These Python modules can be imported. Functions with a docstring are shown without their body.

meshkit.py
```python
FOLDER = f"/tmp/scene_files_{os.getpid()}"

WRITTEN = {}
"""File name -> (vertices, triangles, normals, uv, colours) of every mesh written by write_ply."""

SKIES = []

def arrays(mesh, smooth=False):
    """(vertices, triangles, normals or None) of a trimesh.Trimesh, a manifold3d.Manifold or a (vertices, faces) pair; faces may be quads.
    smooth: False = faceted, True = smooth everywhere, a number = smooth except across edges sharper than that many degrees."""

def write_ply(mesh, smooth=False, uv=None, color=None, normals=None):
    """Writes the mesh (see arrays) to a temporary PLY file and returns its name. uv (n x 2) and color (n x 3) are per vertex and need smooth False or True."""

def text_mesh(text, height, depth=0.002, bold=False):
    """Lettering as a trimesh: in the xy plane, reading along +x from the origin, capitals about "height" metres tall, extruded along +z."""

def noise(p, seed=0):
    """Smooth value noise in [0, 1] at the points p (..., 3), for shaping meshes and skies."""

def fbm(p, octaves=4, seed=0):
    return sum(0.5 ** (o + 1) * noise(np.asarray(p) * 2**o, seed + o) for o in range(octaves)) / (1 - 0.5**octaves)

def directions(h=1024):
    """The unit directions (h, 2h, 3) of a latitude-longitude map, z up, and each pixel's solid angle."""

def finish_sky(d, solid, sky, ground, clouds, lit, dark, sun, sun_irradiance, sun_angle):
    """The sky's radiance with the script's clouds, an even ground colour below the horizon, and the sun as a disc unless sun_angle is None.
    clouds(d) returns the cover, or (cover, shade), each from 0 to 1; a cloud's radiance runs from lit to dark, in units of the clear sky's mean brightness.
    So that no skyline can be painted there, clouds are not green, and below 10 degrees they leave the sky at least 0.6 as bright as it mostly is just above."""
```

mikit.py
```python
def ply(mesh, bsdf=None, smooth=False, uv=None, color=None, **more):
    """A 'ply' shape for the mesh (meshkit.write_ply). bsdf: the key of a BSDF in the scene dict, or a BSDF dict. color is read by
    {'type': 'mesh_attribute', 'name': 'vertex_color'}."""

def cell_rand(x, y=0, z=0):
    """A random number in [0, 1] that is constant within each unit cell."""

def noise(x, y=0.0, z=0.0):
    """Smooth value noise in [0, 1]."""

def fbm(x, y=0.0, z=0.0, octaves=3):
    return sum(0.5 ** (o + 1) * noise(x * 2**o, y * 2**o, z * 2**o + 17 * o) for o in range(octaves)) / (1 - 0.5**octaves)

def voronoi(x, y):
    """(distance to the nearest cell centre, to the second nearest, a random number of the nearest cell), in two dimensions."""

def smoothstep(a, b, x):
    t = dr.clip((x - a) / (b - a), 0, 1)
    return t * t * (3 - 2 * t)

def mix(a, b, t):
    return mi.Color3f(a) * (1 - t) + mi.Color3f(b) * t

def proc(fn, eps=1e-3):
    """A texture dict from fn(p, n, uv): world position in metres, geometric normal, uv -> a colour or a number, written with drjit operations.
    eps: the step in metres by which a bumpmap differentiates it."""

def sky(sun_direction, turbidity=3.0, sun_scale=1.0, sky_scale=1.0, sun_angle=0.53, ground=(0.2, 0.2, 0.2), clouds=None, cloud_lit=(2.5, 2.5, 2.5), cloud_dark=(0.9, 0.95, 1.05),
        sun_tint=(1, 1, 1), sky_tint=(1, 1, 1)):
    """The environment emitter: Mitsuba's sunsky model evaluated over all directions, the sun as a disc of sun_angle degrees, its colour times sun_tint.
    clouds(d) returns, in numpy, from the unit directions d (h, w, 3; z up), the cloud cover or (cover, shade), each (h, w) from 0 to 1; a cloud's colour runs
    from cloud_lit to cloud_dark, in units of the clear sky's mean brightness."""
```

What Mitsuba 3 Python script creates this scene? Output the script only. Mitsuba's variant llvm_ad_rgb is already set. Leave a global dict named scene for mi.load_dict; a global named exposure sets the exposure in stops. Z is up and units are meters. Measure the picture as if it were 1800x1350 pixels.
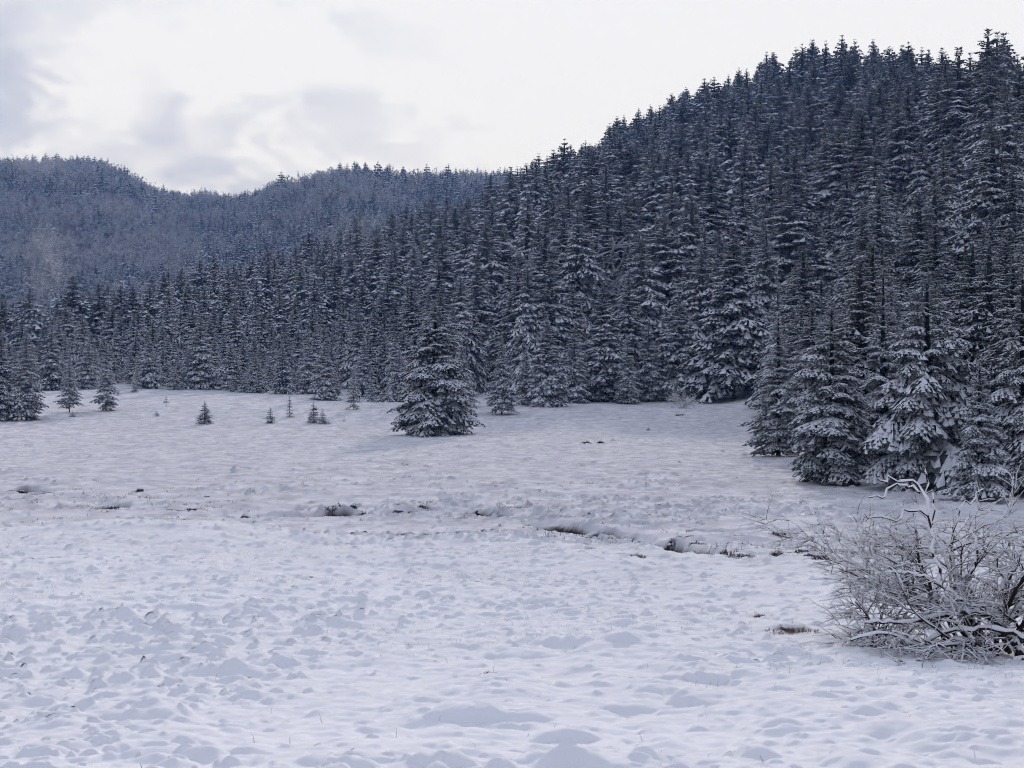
import math
import numpy as np
import trimesh
import mitsuba as mi
import mikit
import meshkit
from scipy.interpolate import PchipInterpolator, RegularGridInterpolator
from scipy.spatial import cKDTree

T = mi.ScalarTransform4f
scene, labels = {}, {}

# ----------------------------------------------------------------------------------------------------------------
# camera, sky, exposure
EYE = 4.2                                    # metres above the level of the wet meadow
FOV = 40.0
FPX = 900 / math.tan(math.radians(FOV / 2))  # focal length in pixels of the 1800 px wide photograph
PITCH = math.atan(15 / FPX)                  # horizon a little below the middle of the picture
scene['haze_air'] = {'type': 'homogeneous', 'albedo': {'type': 'rgb', 'value': [0.90, 0.95, 0.99]},
                     'sigma_t': {'type': 'rgb', 'value': [4.6e-5, 7.8e-5, 15.5e-5]}}
scene['camera'] = {'type': 'perspective', 'fov': FOV, 'fov_axis': 'x', 'near_clip': 0.1, 'far_clip': 9000.0,
                   'to_world': T().look_at(origin=[0, 0, EYE], target=[0, 100, EYE + 100 * math.tan(PITCH)], up=[0, 0, 1]),
                   'medium': {'type': 'ref', 'id': 'haze_air'}}
exposure = 2.08

SUN_AZ, SUN_EL = math.radians(6.0), math.radians(17.9)
SUN = np.array([math.sin(SUN_AZ) * math.cos(SUN_EL), math.cos(SUN_AZ) * math.cos(SUN_EL), math.sin(SUN_EL)])


def clouds(d):
    el = np.arcsin(np.clip(d[..., 2], -1, 1))
    ang = np.degrees(np.arccos(np.clip(d @ SUN, -1, 1)))
    # noise on a cloud layer seen in perspective, warped so that the edges billow
    q = d / (np.abs(d[..., 2:]) + 0.30)
    w = np.stack([meshkit.fbm(q * 3.0 + 11.3, 4, 3), meshkit.fbm(q * 3.0 + 47.1, 4, 9), meshkit.fbm(q * 3.0 + 5.5, 4, 21)], -1) - 0.5
    big = meshkit.fbm(q * 4.6 + w * 2.0 + 3.7, 5, 40)
    fine = meshkit.fbm(q * 17.0 + w * 6.0, 5, 77)
    bill = 1 - np.abs(2 * fine - 1)
    e = np.clip((big + .22 * (fine - .5) - .36) / .34, 0, 1)
    s = np.clip(e * e * (3 - 2 * e) * .7 + .75 * (bill - .55) + 1.0 * (fine - .5), 0, 1)
    glow = np.exp(-(ang / 16.0) ** 2) + 0.28 * np.exp(-(ang / 50.0) ** 2)
    front = np.clip(0.5 + 0.5 * np.cos(np.radians(ang)), 0, 1)
    shade = 0.98 - 0.44 * front ** 2 + 1.0 * (s - .5) - 0.98 * glow
    return np.ones_like(el), np.clip(shade, 0, 1)


scene['sky'] = mikit.sky(SUN.tolist(), turbidity=3, sun_scale=0.62, sun_angle=3, clouds=clouds,
                         cloud_lit=(2.92, 2.97, 3.14), cloud_dark=(1.40, 1.54, 2.08), ground=(0.6, 0.6, 0.65), sun_tint=(0.72, 0.91, 1.6))

# ----------------------------------------------------------------------------------------------------------------
# materials


def rgb(*c):
    return {'type': 'rgb', 'value': list(c)}


VC = {'type': 'mesh_attribute', 'name': 'vertex_color'}
scene['mat_frosted_tree'] = {'type': 'twosided', 'bsdf': {'type': 'diffuse', 'reflectance': VC}}
scene['mat_wood'] = {'type': 'twosided', 'bsdf': {'type': 'diffuse', 'reflectance': VC}}


def snow_tone(p, n, uv):
    # very slight change of tone between fluffy and crusted snow; soil and moss colours come from the vertices
    return mi.Float(0.97) + 0.05 * (mikit.noise(p.x * 0.7, p.y * 0.7) - 0.5)


scene['mat_snow'] = {'type': 'diffuse', 'reflectance': VC}

SNOW = np.array([0.785, 0.80, 0.84])
TREE_SNOW = np.array([0.80, 0.83, 0.89])
NEEDLE = np.array([0.015, 0.022, 0.026])
NEEDLE_PALE = np.array([0.040, 0.054, 0.054])  # paler needle tone, mixed in at random
BARK = np.array([0.055, 0.045, 0.040])
SOIL = np.array([0.050, 0.038, 0.036])

# ----------------------------------------------------------------------------------------------------------------
# terrain: heights relative to the eye at (azimuth, distance), read as a landscape model


def az_of(px):
    return math.atan((px - 900) / FPX)


CREST = PchipInterpolator([az_of(x) for x in (-2600, -300, 0, 600, 900, 1400, 1800, 4400)], [44, 40, 37, 31.5, 29, 26.6, 25, 24])
# (column azimuth, [(distance, height rel. to the eye)...]) from the foot of the wood outwards
far_cols = [
    (-math.pi - .01, [(90, -3.0), (200, 0.0), (400, 6), (800, 30), (1600, 60), (3200, 90), (5000, 90)]),
    (math.radians(-70), [(135, -4.0), (235, 0.4), (420, 6), (800, 20), (1600, 150), (2400, 190), (3200, 150), (5000, 120)]),
    (az_of(-700), [(135, -4.0), (235, 0.5), (420, 8), (620, 6), (900, 40), (1300, 160), (1900, 310), (2400, 300), (5000, 200)]),
    (az_of(0), [(135, -4.1), (185, -1.9), (235, 0.5), (420, 8), (620, 5), (900, 40), (1200, 106), (1900, 276), (2300, 262), (5000, 180)]),
    (az_of(150), [(135, -4.1), (185, -1.8), (232, 0.5), (430, 13), (620, 10), (900, 42), (1200, 108), (1900, 278), (2300, 268), (5000, 180)]),
    (az_of(300), [(135, -4.1), (185, -1.6), (228, 0.4), (450, 20), (620, 18), (900, 48), (1300, 128), (1850, 238), (2400, 225), (5000, 150)]),
    (az_of(400), [(135, -4.1), (185, -1.5), (224, 0.2), (470, 25), (650, 31), (900, 52), (1300, 128), (1850, 236), (2400, 220), (5000, 150)]),
    (az_of(500), [(135, -4.1), (185, -1.5), (220, -0.1), (480, 31), (620, 41), (900, 58), (1250, 138), (1700, 236), (2200, 226), (5000, 150)]),
    (az_of(600), [(135, -4.1), (185, -1.5), (215, -0.4), (480, 34), (640, 52), (850, 66), (1200, 146), (1650, 239), (2200, 226), (5000, 150)]),
    (az_of(850), [(135, -4.1), (185, -1.6), (205, -0.9), (400, 29), (780, 85), (1000, 92), (1500, 212), (1700, 247), (2300, 235), (5000, 150)]),
    (az_of(1000), [(135, -4.1), (185, -1.7), (203, -1.0), (400, 40), (800, 101), (1000, 108), (1700, 238), (2400, 220), (5000, 150)]),
    (az_of(1150), [(135, -4.1), (185, -1.8), (200, -1.1), (330, 25), (540, 74), (760, 128), (950, 132), (1700, 150), (5000, 120)]),
    (az_of(1250), [(135, -4.1), (180, -2.0), (197, -1.2), (310, 23), (500, 72), (710, 130), (900, 136), (1700, 150), (5000, 120)]),
    (az_of(1370), [(110, -4.1), (160, -2.2), (190, -0.5), (290, 22), (470, 69), (670, 128), (850, 132), (1700, 150), (5000, 120)]),
    (az_of(1500), [(85, -4.1), (125, -2.0), (170, 2), (270, 22), (420, 60), (640, 119), (800, 123), (1700, 150), (5000, 120)]),
    (az_of(1660), [(75, -4.1), (110, -1.5), (160, 6), (270, 31), (420, 64), (600, 110), (800, 117), (1700, 150), (5000, 120)]),
    (az_of(1800), [(70, -4.1), (100, -1.0), (150, 8), (250, 33), (400, 62), (500, 74), (700, 96), (1700, 140), (5000, 120)]),
    (az_of(2700), [(60, -4.0), (90, -0.5), (150, 10), (250, 32), (420, 80), (700, 110), (1700, 130), (5000, 100)]),
    (math.radians(75), [(80, -3.5), (150, 2), (300, 20), (700, 60), (1700, 90), (5000, 90)]),
    (math.pi + .01, [(90, -3.0), (200, 0.0), (400, 6), (800, 30), (1600, 60), (3200, 90), (5000, 90)]),
]
D_GRID = np.exp(np.linspace(math.log(0.2), math.log(5000), 420))
AZ_GRID = np.linspace(-math.pi, math.pi, 2881)


def column(az, knots):
    c = float(CREST(np.clip(az, az_of(-2600), az_of(4400))))
    zc = -3.15 - (c - 26) * 0.012
    wd = 8.5 + np.clip((37 - c) / 11, 0, 1) * 5.0
    near = [(0.0, -1.60), (4, -1.62), (6.4, -1.74), (9, -2.12), (14, -2.68), (c * 0.72, -0.45 * 2.72 + 0.55 * zc - .08), (c, zc), (c + wd, -4.20), (c + wd + 6, -4.25)]
    k = near + [p for p in knots if p[0] > c + wd + 8]
    return PchipInterpolator([p[0] for p in k], [p[1] for p in k])(D_GRID)


_cols = np.array([column(a, k) for a, k in far_cols])
_HT = PchipInterpolator([a for a, _ in far_cols], _cols, axis=0)(AZ_GRID)
_RG = RegularGridInterpolator((AZ_GRID, np.log(D_GRID)), _HT, bounds_error=False, fill_value=None)


def base_height(x, y):
    """World height of the ground without its small relief."""
    x, y = np.asarray(x, float), np.asarray(y, float)
    d = np.clip(np.hypot(x, y), 0.21, 4990)
    z = _RG(np.stack([np.arctan2(x, y), np.log(d)], -1)) + EYE
    p = np.stack([x, y, 0 * x], -1)
    roll = np.clip((d - 260) / 300, 0, 1)
    z = z + roll * ((meshkit.fbm(p / 130.0, 3, 5) - 0.5) * 13 + (meshkit.fbm(p / 45.0, 2, 15) - 0.5) * 7)
    z = z + np.clip((d - 60) / 60, 0, 1) * (meshkit.fbm(p / 22.0, 2, 8) - 0.5) * 0.5
    return z


def on_ground(px, py, zoff=0.0):
    """The ground point seen at a pixel of the 1800 x 1350 photograph (used to read places off the picture)."""
    u, v = (px - 900) / FPX, -(py - 690) / FPX
    ds = np.exp(np.linspace(math.log(4), math.log(2500), 6000))
    h = base_height(u * ds, ds)
    r = EYE + v * ds
    hit = np.nonzero(r < h + zoff)[0]
    i = hit[0] if len(hit) else len(ds) - 1
    return np.array([u * ds[i], ds[i], h[i]])


# --- relief of the snow ------------------------------------------------------------------------------------------
def rnd(ix, iy, k):
    h = (ix.astype(np.int64) * 374761393 + iy.astype(np.int64) * 668265263 + k * 974634777) & 0xFFFFFFFF
    h = ((h ^ (h >> 13)) * 1274126177) & 0xFFFFFFFF
    return ((h ^ (h >> 16)) & 0xFFFFFF) / 16777215.0


def domes(x, y, cell, rmin, rmax, hmin, hmax, keep, seed, power=1.0):
    """Rounded snow-covered tussocks on a jittered lattice, the highest of the overlapping ones."""
    gx, gy = x / cell, y / cell
    ix, iy = np.floor(gx), np.floor(gy)
    out = np.zeros_like(x)
    for a in (-1, 0, 1):
        for b in (-1, 0, 1):
            cx, cy = ix + a, iy + b
            px_, py_ = cx + rnd(cx, cy, seed), cy + rnd(cx, cy, seed + 1)
            r = (rmin + (rmax - rmin) * rnd(cx, cy, seed + 2) ** 1.5) / cell
            h = hmin + (hmax - hmin) * rnd(cx, cy, seed + 3) ** 1.8
            t = rnd(cx, cy, seed + 5) * np.pi
            e = 1 + 0.8 * rnd(cx, cy, seed + 6)
            dx, dy = gx - px_, gy - py_
            u, w = dx * np.cos(t) + dy * np.sin(t), (-dx * np.sin(t) + dy * np.cos(t)) * e
            q = np.clip(1 - (u * u + w * w) / (r * r), 0, 1)
            out = np.maximum(out, h * q ** power * (rnd(cx, cy, seed + 4) < keep))
    return out


# mounds that the photograph shows singly: (px, py of the foot, half width px, height px)
MOUNDS = [(975, 1137, 62, 28), (1092, 1140, 55, 28), (925, 1152, 70, 20), (1205, 1165, 70, 26), (1275, 1168, 45, 26), (1225, 1196, 72, 36), (1240, 1232, 90, 30),
          (830, 1258, 78, 46), (905, 1258, 55, 22), (1010, 1285, 62, 40), (1080, 1240, 60, 26), (1170, 1250, 70, 18), (800, 1330, 85, 46), (1050, 1352, 85, 42),
          (250, 1258, 88, 36), (215, 1250, 48, 32), (165, 1147, 34, 16), (15, 1118, 30, 26), (1490, 1232, 46, 20), (1140, 1215, 60, 20), (1380, 1285, 45, 20),
          (660, 1318, 60, 26), (575, 1330, 70, 22), (90, 1080, 40, 12), (145, 1096, 30, 8), (1320, 1320, 60, 24), (1560, 1300, 70, 20), (1640, 1255, 50, 16),
          (1700, 1330, 70, 22), (40, 1330, 60, 26), (330, 1330, 60, 20), (480, 1190, 40, 10), (1110, 1330, 60, 30), (945, 1310, 50, 22), (730, 1225, 50, 16),
          (210, 1088, 34, 12), (320, 1110, 38, 10), (550, 1112, 40, 10), (1010, 1180, 60, 16), (1330, 1195, 50, 14), (880, 1195, 60, 14), (1450, 1190, 50, 12)]
_mounds = []
for mx, my, mw, mh in MOUNDS:
    g = on_ground(mx, my)
    d = g[1]
    _mounds.append((g[0], g[1] + 0.30 * mw / FPX * d, mw / FPX * d * 1.0, mh / FPX * d * .72))
_mounds = np.array(_mounds)

# the ditch: its line over the meadow, seen at these pixels
DITCH = np.array([on_ground(px, py)[:2] for px, py in ((-200, 862), (-60, 860), (30, 860), (180, 886), (300, 898), (420, 906), (590, 905), (690, 905), (780, 900), (860, 903), (960, 920),
                                                         (1040, 934), (1160, 958), (1230, 964), (1300, 971), (1430, 981), (1600, 985), (1900, 1010))])
_seg = np.linalg.norm(np.diff(DITCH, axis=0), axis=1)
_s = np.concatenate([[0], np.cumsum(_seg)])
_t = np.arange(0, _s[-1], 0.12)
DITCH_PTS = np.stack([np.interp(_t, _s, DITCH[:, 0]), np.interp(_t, _s, DITCH[:, 1])], -1)
_wob = meshkit.fbm(np.stack([_t / 2.2, 0 * _t, 0 * _t], -1), 3, 31) - 0.5
DITCH_PTS[:, 1] += _wob * 1.6
DITCH_TREE = cKDTree(DITCH_PTS)
_line = np.clip((DITCH_PTS[:, 0] - 1.0) / 2, 0, 1)
# how open the ditch is along its length (1 = dark bank in view), from the dark places in the photograph
_open = 0.14 + 0.24 * _line
for px, py, w, o in ((30, 860, 16, .9), (68, 866, 8, .6), (190, 887, 12, .7), (600, 902, 34, 1.0), (692, 904, 14, .9), (748, 897, 12, .5), (852, 902, 28, .8), (985, 926, 40, .7), (1045, 935, 20, .8), (1100, 946, 30, .55),
                     (1160, 957, 24, 1.0), (1225, 963, 18, .7), (1290, 970, 22, .8), (1365, 976, 7, .8), (1432, 980, 22, 1.0), (1500, 985, 20, .7)):
    g = on_ground(px, py)
    ww = w / FPX * g[1]
    _open = np.maximum(_open, o * np.exp(-((DITCH_PTS[:, 0] - g[0]) / ww) ** 4))


def relief(x, y):
    """(small relief of the snow, share of bare soil) at world points."""
    d = np.hypot(x, y)
    p = np.stack([x, y, 0 * x], -1)
    wx = (meshkit.fbm(p / 0.9, 3, 51) - 0.5) * 0.55
    wy = (meshkit.fbm(p / 0.9 + 7.7, 3, 52) - 0.5) * 0.55
    fx = (meshkit.fbm(p / 0.22, 2, 53) - 0.5) * 0.16
    fy = (meshkit.fbm(p / 0.22 + 3.3, 2, 54) - 0.5) * 0.16
    xw, yw = x + wx + fx, y + wy + fy
    patch = meshkit.fbm(p / 5.5, 3, 61)
    rough = np.clip((patch - 0.30) * 3.0, 0.40, 1.0)
    crest = CREST(np.clip(np.arctan2(x, y), az_of(-2600), az_of(4400)))
    right = np.clip((x - 0.4 + 1.2 * (patch - .5)) / 2.5, 0, 1)
    near = np.clip(1 - (d - 13) / 9, 0, 1)
    big = domes(xw, yw, 1.7, 0.45, 1.0, 0.06, 0.28, 0.55, 100, .75) * (0.12 + 0.5 * near * right)
    mid = domes(xw * 1.0, yw, 0.58, 0.12, 0.36, 0.015, 0.095, 0.72, 200, 1.1)
    small = domes(x + wx * .35, y + wy * .35, 0.27, 0.06, 0.18, 0.012, 0.075, 0.8, 300, 1.0)
    tiny = domes(x + wx * .2, y + wy * .2, 0.13, 0.03, 0.085, 0.006, 0.034, 0.7, 400, .6)
    tuss = np.clip((d - crest - 1) / 6, 0, 1) * np.clip((crest + 34 - d) / 26, 0, 1)     # tussocky wet strip along the ditch
    fade = 1.0 / (1.0 + (np.maximum(d - 60, 0) / 160) ** 1.2)
    flecks = domes(x + wx * .4, y + wy * .4, 0.55, 0.10, 0.28, 0.02, 0.12, 0.6, 500, .8) * np.clip((d - 36) / 12, 0, 1) * np.clip(rough, .55, 1.1) * (1 + np.clip((d - 55) / 50, 0, 1.3))
    out_ = np.clip((d - 13) / 8, 0, 1)
    h = big * (1 - .6 * tuss) + mid * rough * (0.9 + 0.35 * tuss + .35 * out_) + small * rough * (0.95 + .4 * tuss + .8 * out_) + tiny * np.clip(rough, .3, 1) + (meshkit.fbm(p / 3.1, 3, 71) - 0.5) * 0.30 + (meshkit.fbm(p / .45, 3, 72) - 0.5) * 0.09 + (meshkit.fbm(p / .13, 2, 75) - 0.5) * 0.038
    # long low drifts
    h = h + (meshkit.fbm(np.stack([x / 1.2 + y * .25, y / .32, 0 * x], -1), 3, 73) - 0.5) * 0.045 * np.clip(1 - (d - 25) / 25, .12, 1)
    sel = d < 40
    if sel.any():
        hm = np.zeros(sel.sum())
        xs, ys = xw[sel] * .8 + x[sel] * .2, yw[sel] * .8 + y[sel] * .2
        lump = 0.35 + 1.25 * meshkit.fbm(p[sel] / .33, 3, 74)
        for mx, my, mr, mh in _mounds:
            q = np.clip(1 - ((xs - mx) / mr) ** 2 - ((ys - my) / (mr * 0.85)) ** 2, 0, 1)
            hm = np.maximum(hm, mh * q ** 0.75 * lump)
        h[sel] = np.maximum(h[sel], h[sel] * 0.85 + hm * .85)
    h = (h + flecks) * (0.25 + 0.75 * fade)
    # the edge of the upper level, rounded and uneven
    h = h + (meshkit.fbm(p / 4.5, 3, 76) - 0.5) * 0.75 * np.exp(-((d - crest - 1) / 6) ** 2)
    # ditch
    soil = np.zeros_like(h)
    sel = (d > 30) & (d < 90) & (np.abs(np.arctan2(x, y)) < 0.6)
    if sel.any():
        dist, idx = DITCH_TREE.query(np.stack([x[sel], y[sel]], -1))
        o = _open[idx] * (0.45 + 1.1 * meshkit.fbm(p[sel] / 0.8, 2, 81))
        o = np.clip(o, 0, 1)
        ahead = y[sel] - DITCH_PTS[idx, 1]
        depth = 0.55 * o * np.clip(1 - (dist / 0.75) ** 3, 0, 1) * (1 - 0.55 * np.clip(-ahead / 0.7, 0, 1))
        bank = 0.16 * o * np.clip(1 - np.abs(ahead - 0.85) / 0.9, 0, 1)
        hs = h[sel]
        h[sel] = hs * (1 - .5 * np.clip(1 - dist, 0, 1) * o) - depth + bank
        soil[sel] = np.clip((depth - 0.15) * 14, 0, 1) * np.clip(o * 2.6 - .35, 0, 1) * np.clip((ahead + .12) * 8, 0, 1)
    h = np.where(d > 300, 0.0, h * np.clip((300 - d) / 60, 0, 1))
    return h, soil


def ground_height(x, y):
    x, y = np.atleast_1d(np.asarray(x, float)), np.atleast_1d(np.asarray(y, float))
    return base_height(x, y) + relief(x, y)[0]


# the rim of the wood: distance along each direction
EDGE_X = [az_of(x) for x in (-2500, -200, 0, 150, 300, 400, 600, 850, 1000, 1150, 1250, 1310)]
EDGE_D = [238, 238, 234, 230, 226, 222, 214, 206, 204, 201, 198, 195]


def build_ground():
    inner = np.radians(24.0)
    az = np.concatenate([np.linspace(-np.pi, -inner, 90, endpoint=False), np.linspace(-inner, inner, 500), np.linspace(inner, np.pi, 91)[1:]])
    ds, d = [], 0.15
    while d < 3600:
        ds.append(d)
        if d < 4.2:
            d *= 1.10
        else:
            step = max(d * 0.0028, 0.36 * d * d / 3100)
            step = min(step, 0.16 + max(d - 45, 0) * 0.007) if d < 240 else d * 0.02
            d += step
    ds = np.array(ds)
    A, D = np.meshgrid(az, ds, indexing='ij')
    x, y = (np.sin(A) * D).ravel(), (np.cos(A) * D).ravel()
    h, soil = relief(x, y)
    z = base_height(x, y) + h
    n, m = A.shape
    i, j = np.meshgrid(np.arange(n - 1), np.arange(m - 1), indexing='ij')
    q = np.stack([i * m + j, (i + 1) * m + j, (i + 1) * m + j + 1, i * m + j + 1], -1).reshape(-1, 4)
    v = np.stack([x, y, z], -1)
    c0 = np.array([[0, 0, z[::m].mean()]])
    cap = np.stack([np.full(n - 1, n * m), np.arange(1, n) * m, np.arange(n - 1) * m], -1)
    f = np.vstack([q[:, [0, 1, 2]], q[:, [0, 2, 3]], cap[:, ::-1]])
    tone = 1 + 0.05 * (meshkit.fbm(np.stack([x / 1.7, y / 1.7, 0 * x], -1), 3, 91) - 0.5)
    d = np.hypot(x, y)
    azv = np.arctan2(x, y)
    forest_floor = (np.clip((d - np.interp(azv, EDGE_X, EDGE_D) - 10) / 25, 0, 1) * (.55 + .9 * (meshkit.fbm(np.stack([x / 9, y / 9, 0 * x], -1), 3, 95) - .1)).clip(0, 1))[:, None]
    thin = np.clip((d - CREST(np.clip(np.arctan2(x, y), az_of(-2600), az_of(4400))) + 12) / 30, 0.05, 1) * np.clip(.55 + 1.1 * (meshkit.fbm(np.stack([x / .6, y / .9, 0 * x], -1), 3, 93) - .5), 0, 1)  # grass through thin snow, and the shade on the meadow put into its colour
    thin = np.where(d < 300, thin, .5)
    shaded_snow_col = SNOW * (1 - 0.74 * thin[:, None]) + 0.74 * thin[:, None] * np.array([.30, .295, .34])
    col = shaded_snow_col * tone[:, None] * (1 - soil[:, None]) + SOIL * soil[:, None]
    col = col * (1 - forest_floor) + np.array([.10, .09, .10]) * forest_floor      # litter, brush and patchy snow under the trees, canopy shade put into the colour
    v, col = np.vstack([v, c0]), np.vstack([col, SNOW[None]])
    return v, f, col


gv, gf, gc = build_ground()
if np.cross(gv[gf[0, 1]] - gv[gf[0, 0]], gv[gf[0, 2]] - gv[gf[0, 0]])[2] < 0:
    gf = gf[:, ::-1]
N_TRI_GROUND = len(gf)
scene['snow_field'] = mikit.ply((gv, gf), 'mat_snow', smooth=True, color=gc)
labels['snow_field'] = {'kind': 'structure'}

# ----------------------------------------------------------------------------------------------------------------
# conifers


class Mesh:
    def __init__(self, frost=0.0):
        self.frost = frost
        self.v, self.f, self.c, self.n = [], [], [], 0

    def add(self, v, f, c):
        v = np.asarray(v, float).reshape(-1, 3)
        c = np.broadcast_to(c, v.shape)
        self.v.append(v), self.c.append(c), self.f.append(np.asarray(f, int) + self.n)
        self.n += len(v)

    def done(self):
        return np.vstack(self.v), np.vstack(self.f), np.vstack(self.c)

    def ply(self, bsdf='mat_frosted_tree', smooth=False):
        v, f, c = self.done()
        return mikit.ply((v, f), bsdf, smooth=smooth, color=c)


def norm(a):
    return a / (np.linalg.norm(a, axis=-1, keepdims=True) + 1e-12)


def tris_of(p, order=3):
    return np.arange(len(p)).reshape(-1, order)


def sprays(m, P, Q, width, sag, nseg, cover, rng, fan=False, snow_lift=0.42, tone=None, snow_w=0.9, droop=0.62):
    """N needle sprays from P to Q: ragged skirts of needles that hang from a sagging ridge, with lumps of snow on the ridge. cover (N,) = share of snowy segments."""
    N = len(P)
    s = np.linspace(0, 1, nseg + 1)
    mid = sag[:, None] * (4 * s * (1 - s))[None, :]
    R = P[:, None] * (1 - s)[None, :, None] + Q[:, None] * s[None, :, None]
    R[..., 2] += mid
    ax = norm(Q - P)
    side = norm(np.cross(ax, np.array([0, 0, 1.0])) + 1e-6)
    prof = np.sqrt(np.clip(1.05 - s[:-1], 0.12, 1))
    if fan:      # a whole bough as one spray: widest in its outer half
        c = (s[:-1] + s[1:]) / 2
        prof = np.clip(.35 + 1.5 * c - 1.1 * c * c, .3, 1.0) if nseg > 1 else np.array([.8])
    w = width[:, None] * prof[None]
    tone = np.ones(N) if tone is None else tone
    for sg in (-1, 1):
        a, b = R[:, :-1], R[:, 1:]
        jit = rng.uniform(0.6, 1.25, (N, nseg))
        out = a * 0.35 + b * 0.65 + side[:, None] * (sg * w * jit)[..., None] + ax[:, None] * (w * rng.uniform(-.1, .5, (N, nseg)))[..., None]
        out[..., 2] -= w * droop * rng.uniform(0.4, 1.2, (N, nseg))
        tri = np.stack([a, b, out], 2).reshape(-1, 3)
        g = (NEEDLE + (NEEDLE_PALE - NEEDLE) * rng.random((N, nseg, 1))) * tone[:, None, None] + TREE_SNOW * m.frost * rng.uniform(.3, 1.6, (N, nseg, 1))
        col = np.repeat(g[:, :, None], 3, 2)
        # hoar frost on the needle tips
        col[:, :, 2] = col[:, :, 2] * 1.2 + TREE_SNOW * (0.10 + m.frost)
        m.add(tri, tris_of(tri), col.reshape(-1, 3))
        # snow
        lift = w * snow_lift
        up = np.array([0, 0, 1.0])
        a2, b2 = a + up * lift[..., None], b + up * (lift * 0.8)[..., None]
        o2 = a * 0.4 + b * 0.6 + side[:, None] * (sg * w * jit * snow_w)[..., None] + up * (-w * droop * 0.42 + lift * .5)[..., None] + ax[:, None] * (w * .15)[..., None]
        on = rng.random((N, nseg)) < cover[:, None]
        tri = np.stack([a2, b2, o2], 2)[on].reshape(-1, 3)
        t = rng.uniform(0.82, 1.0, on.sum())
        col = np.repeat((TREE_SNOW[None] * t[:, None])[:, None], 3, 1)
        col[:, 2] = col[:, 2] * .78 + NEEDLE_PALE * .22
        col = col.reshape(-1, 3)
        if len(tri):
            m.add(tri, tris_of(tri), col)


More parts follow.
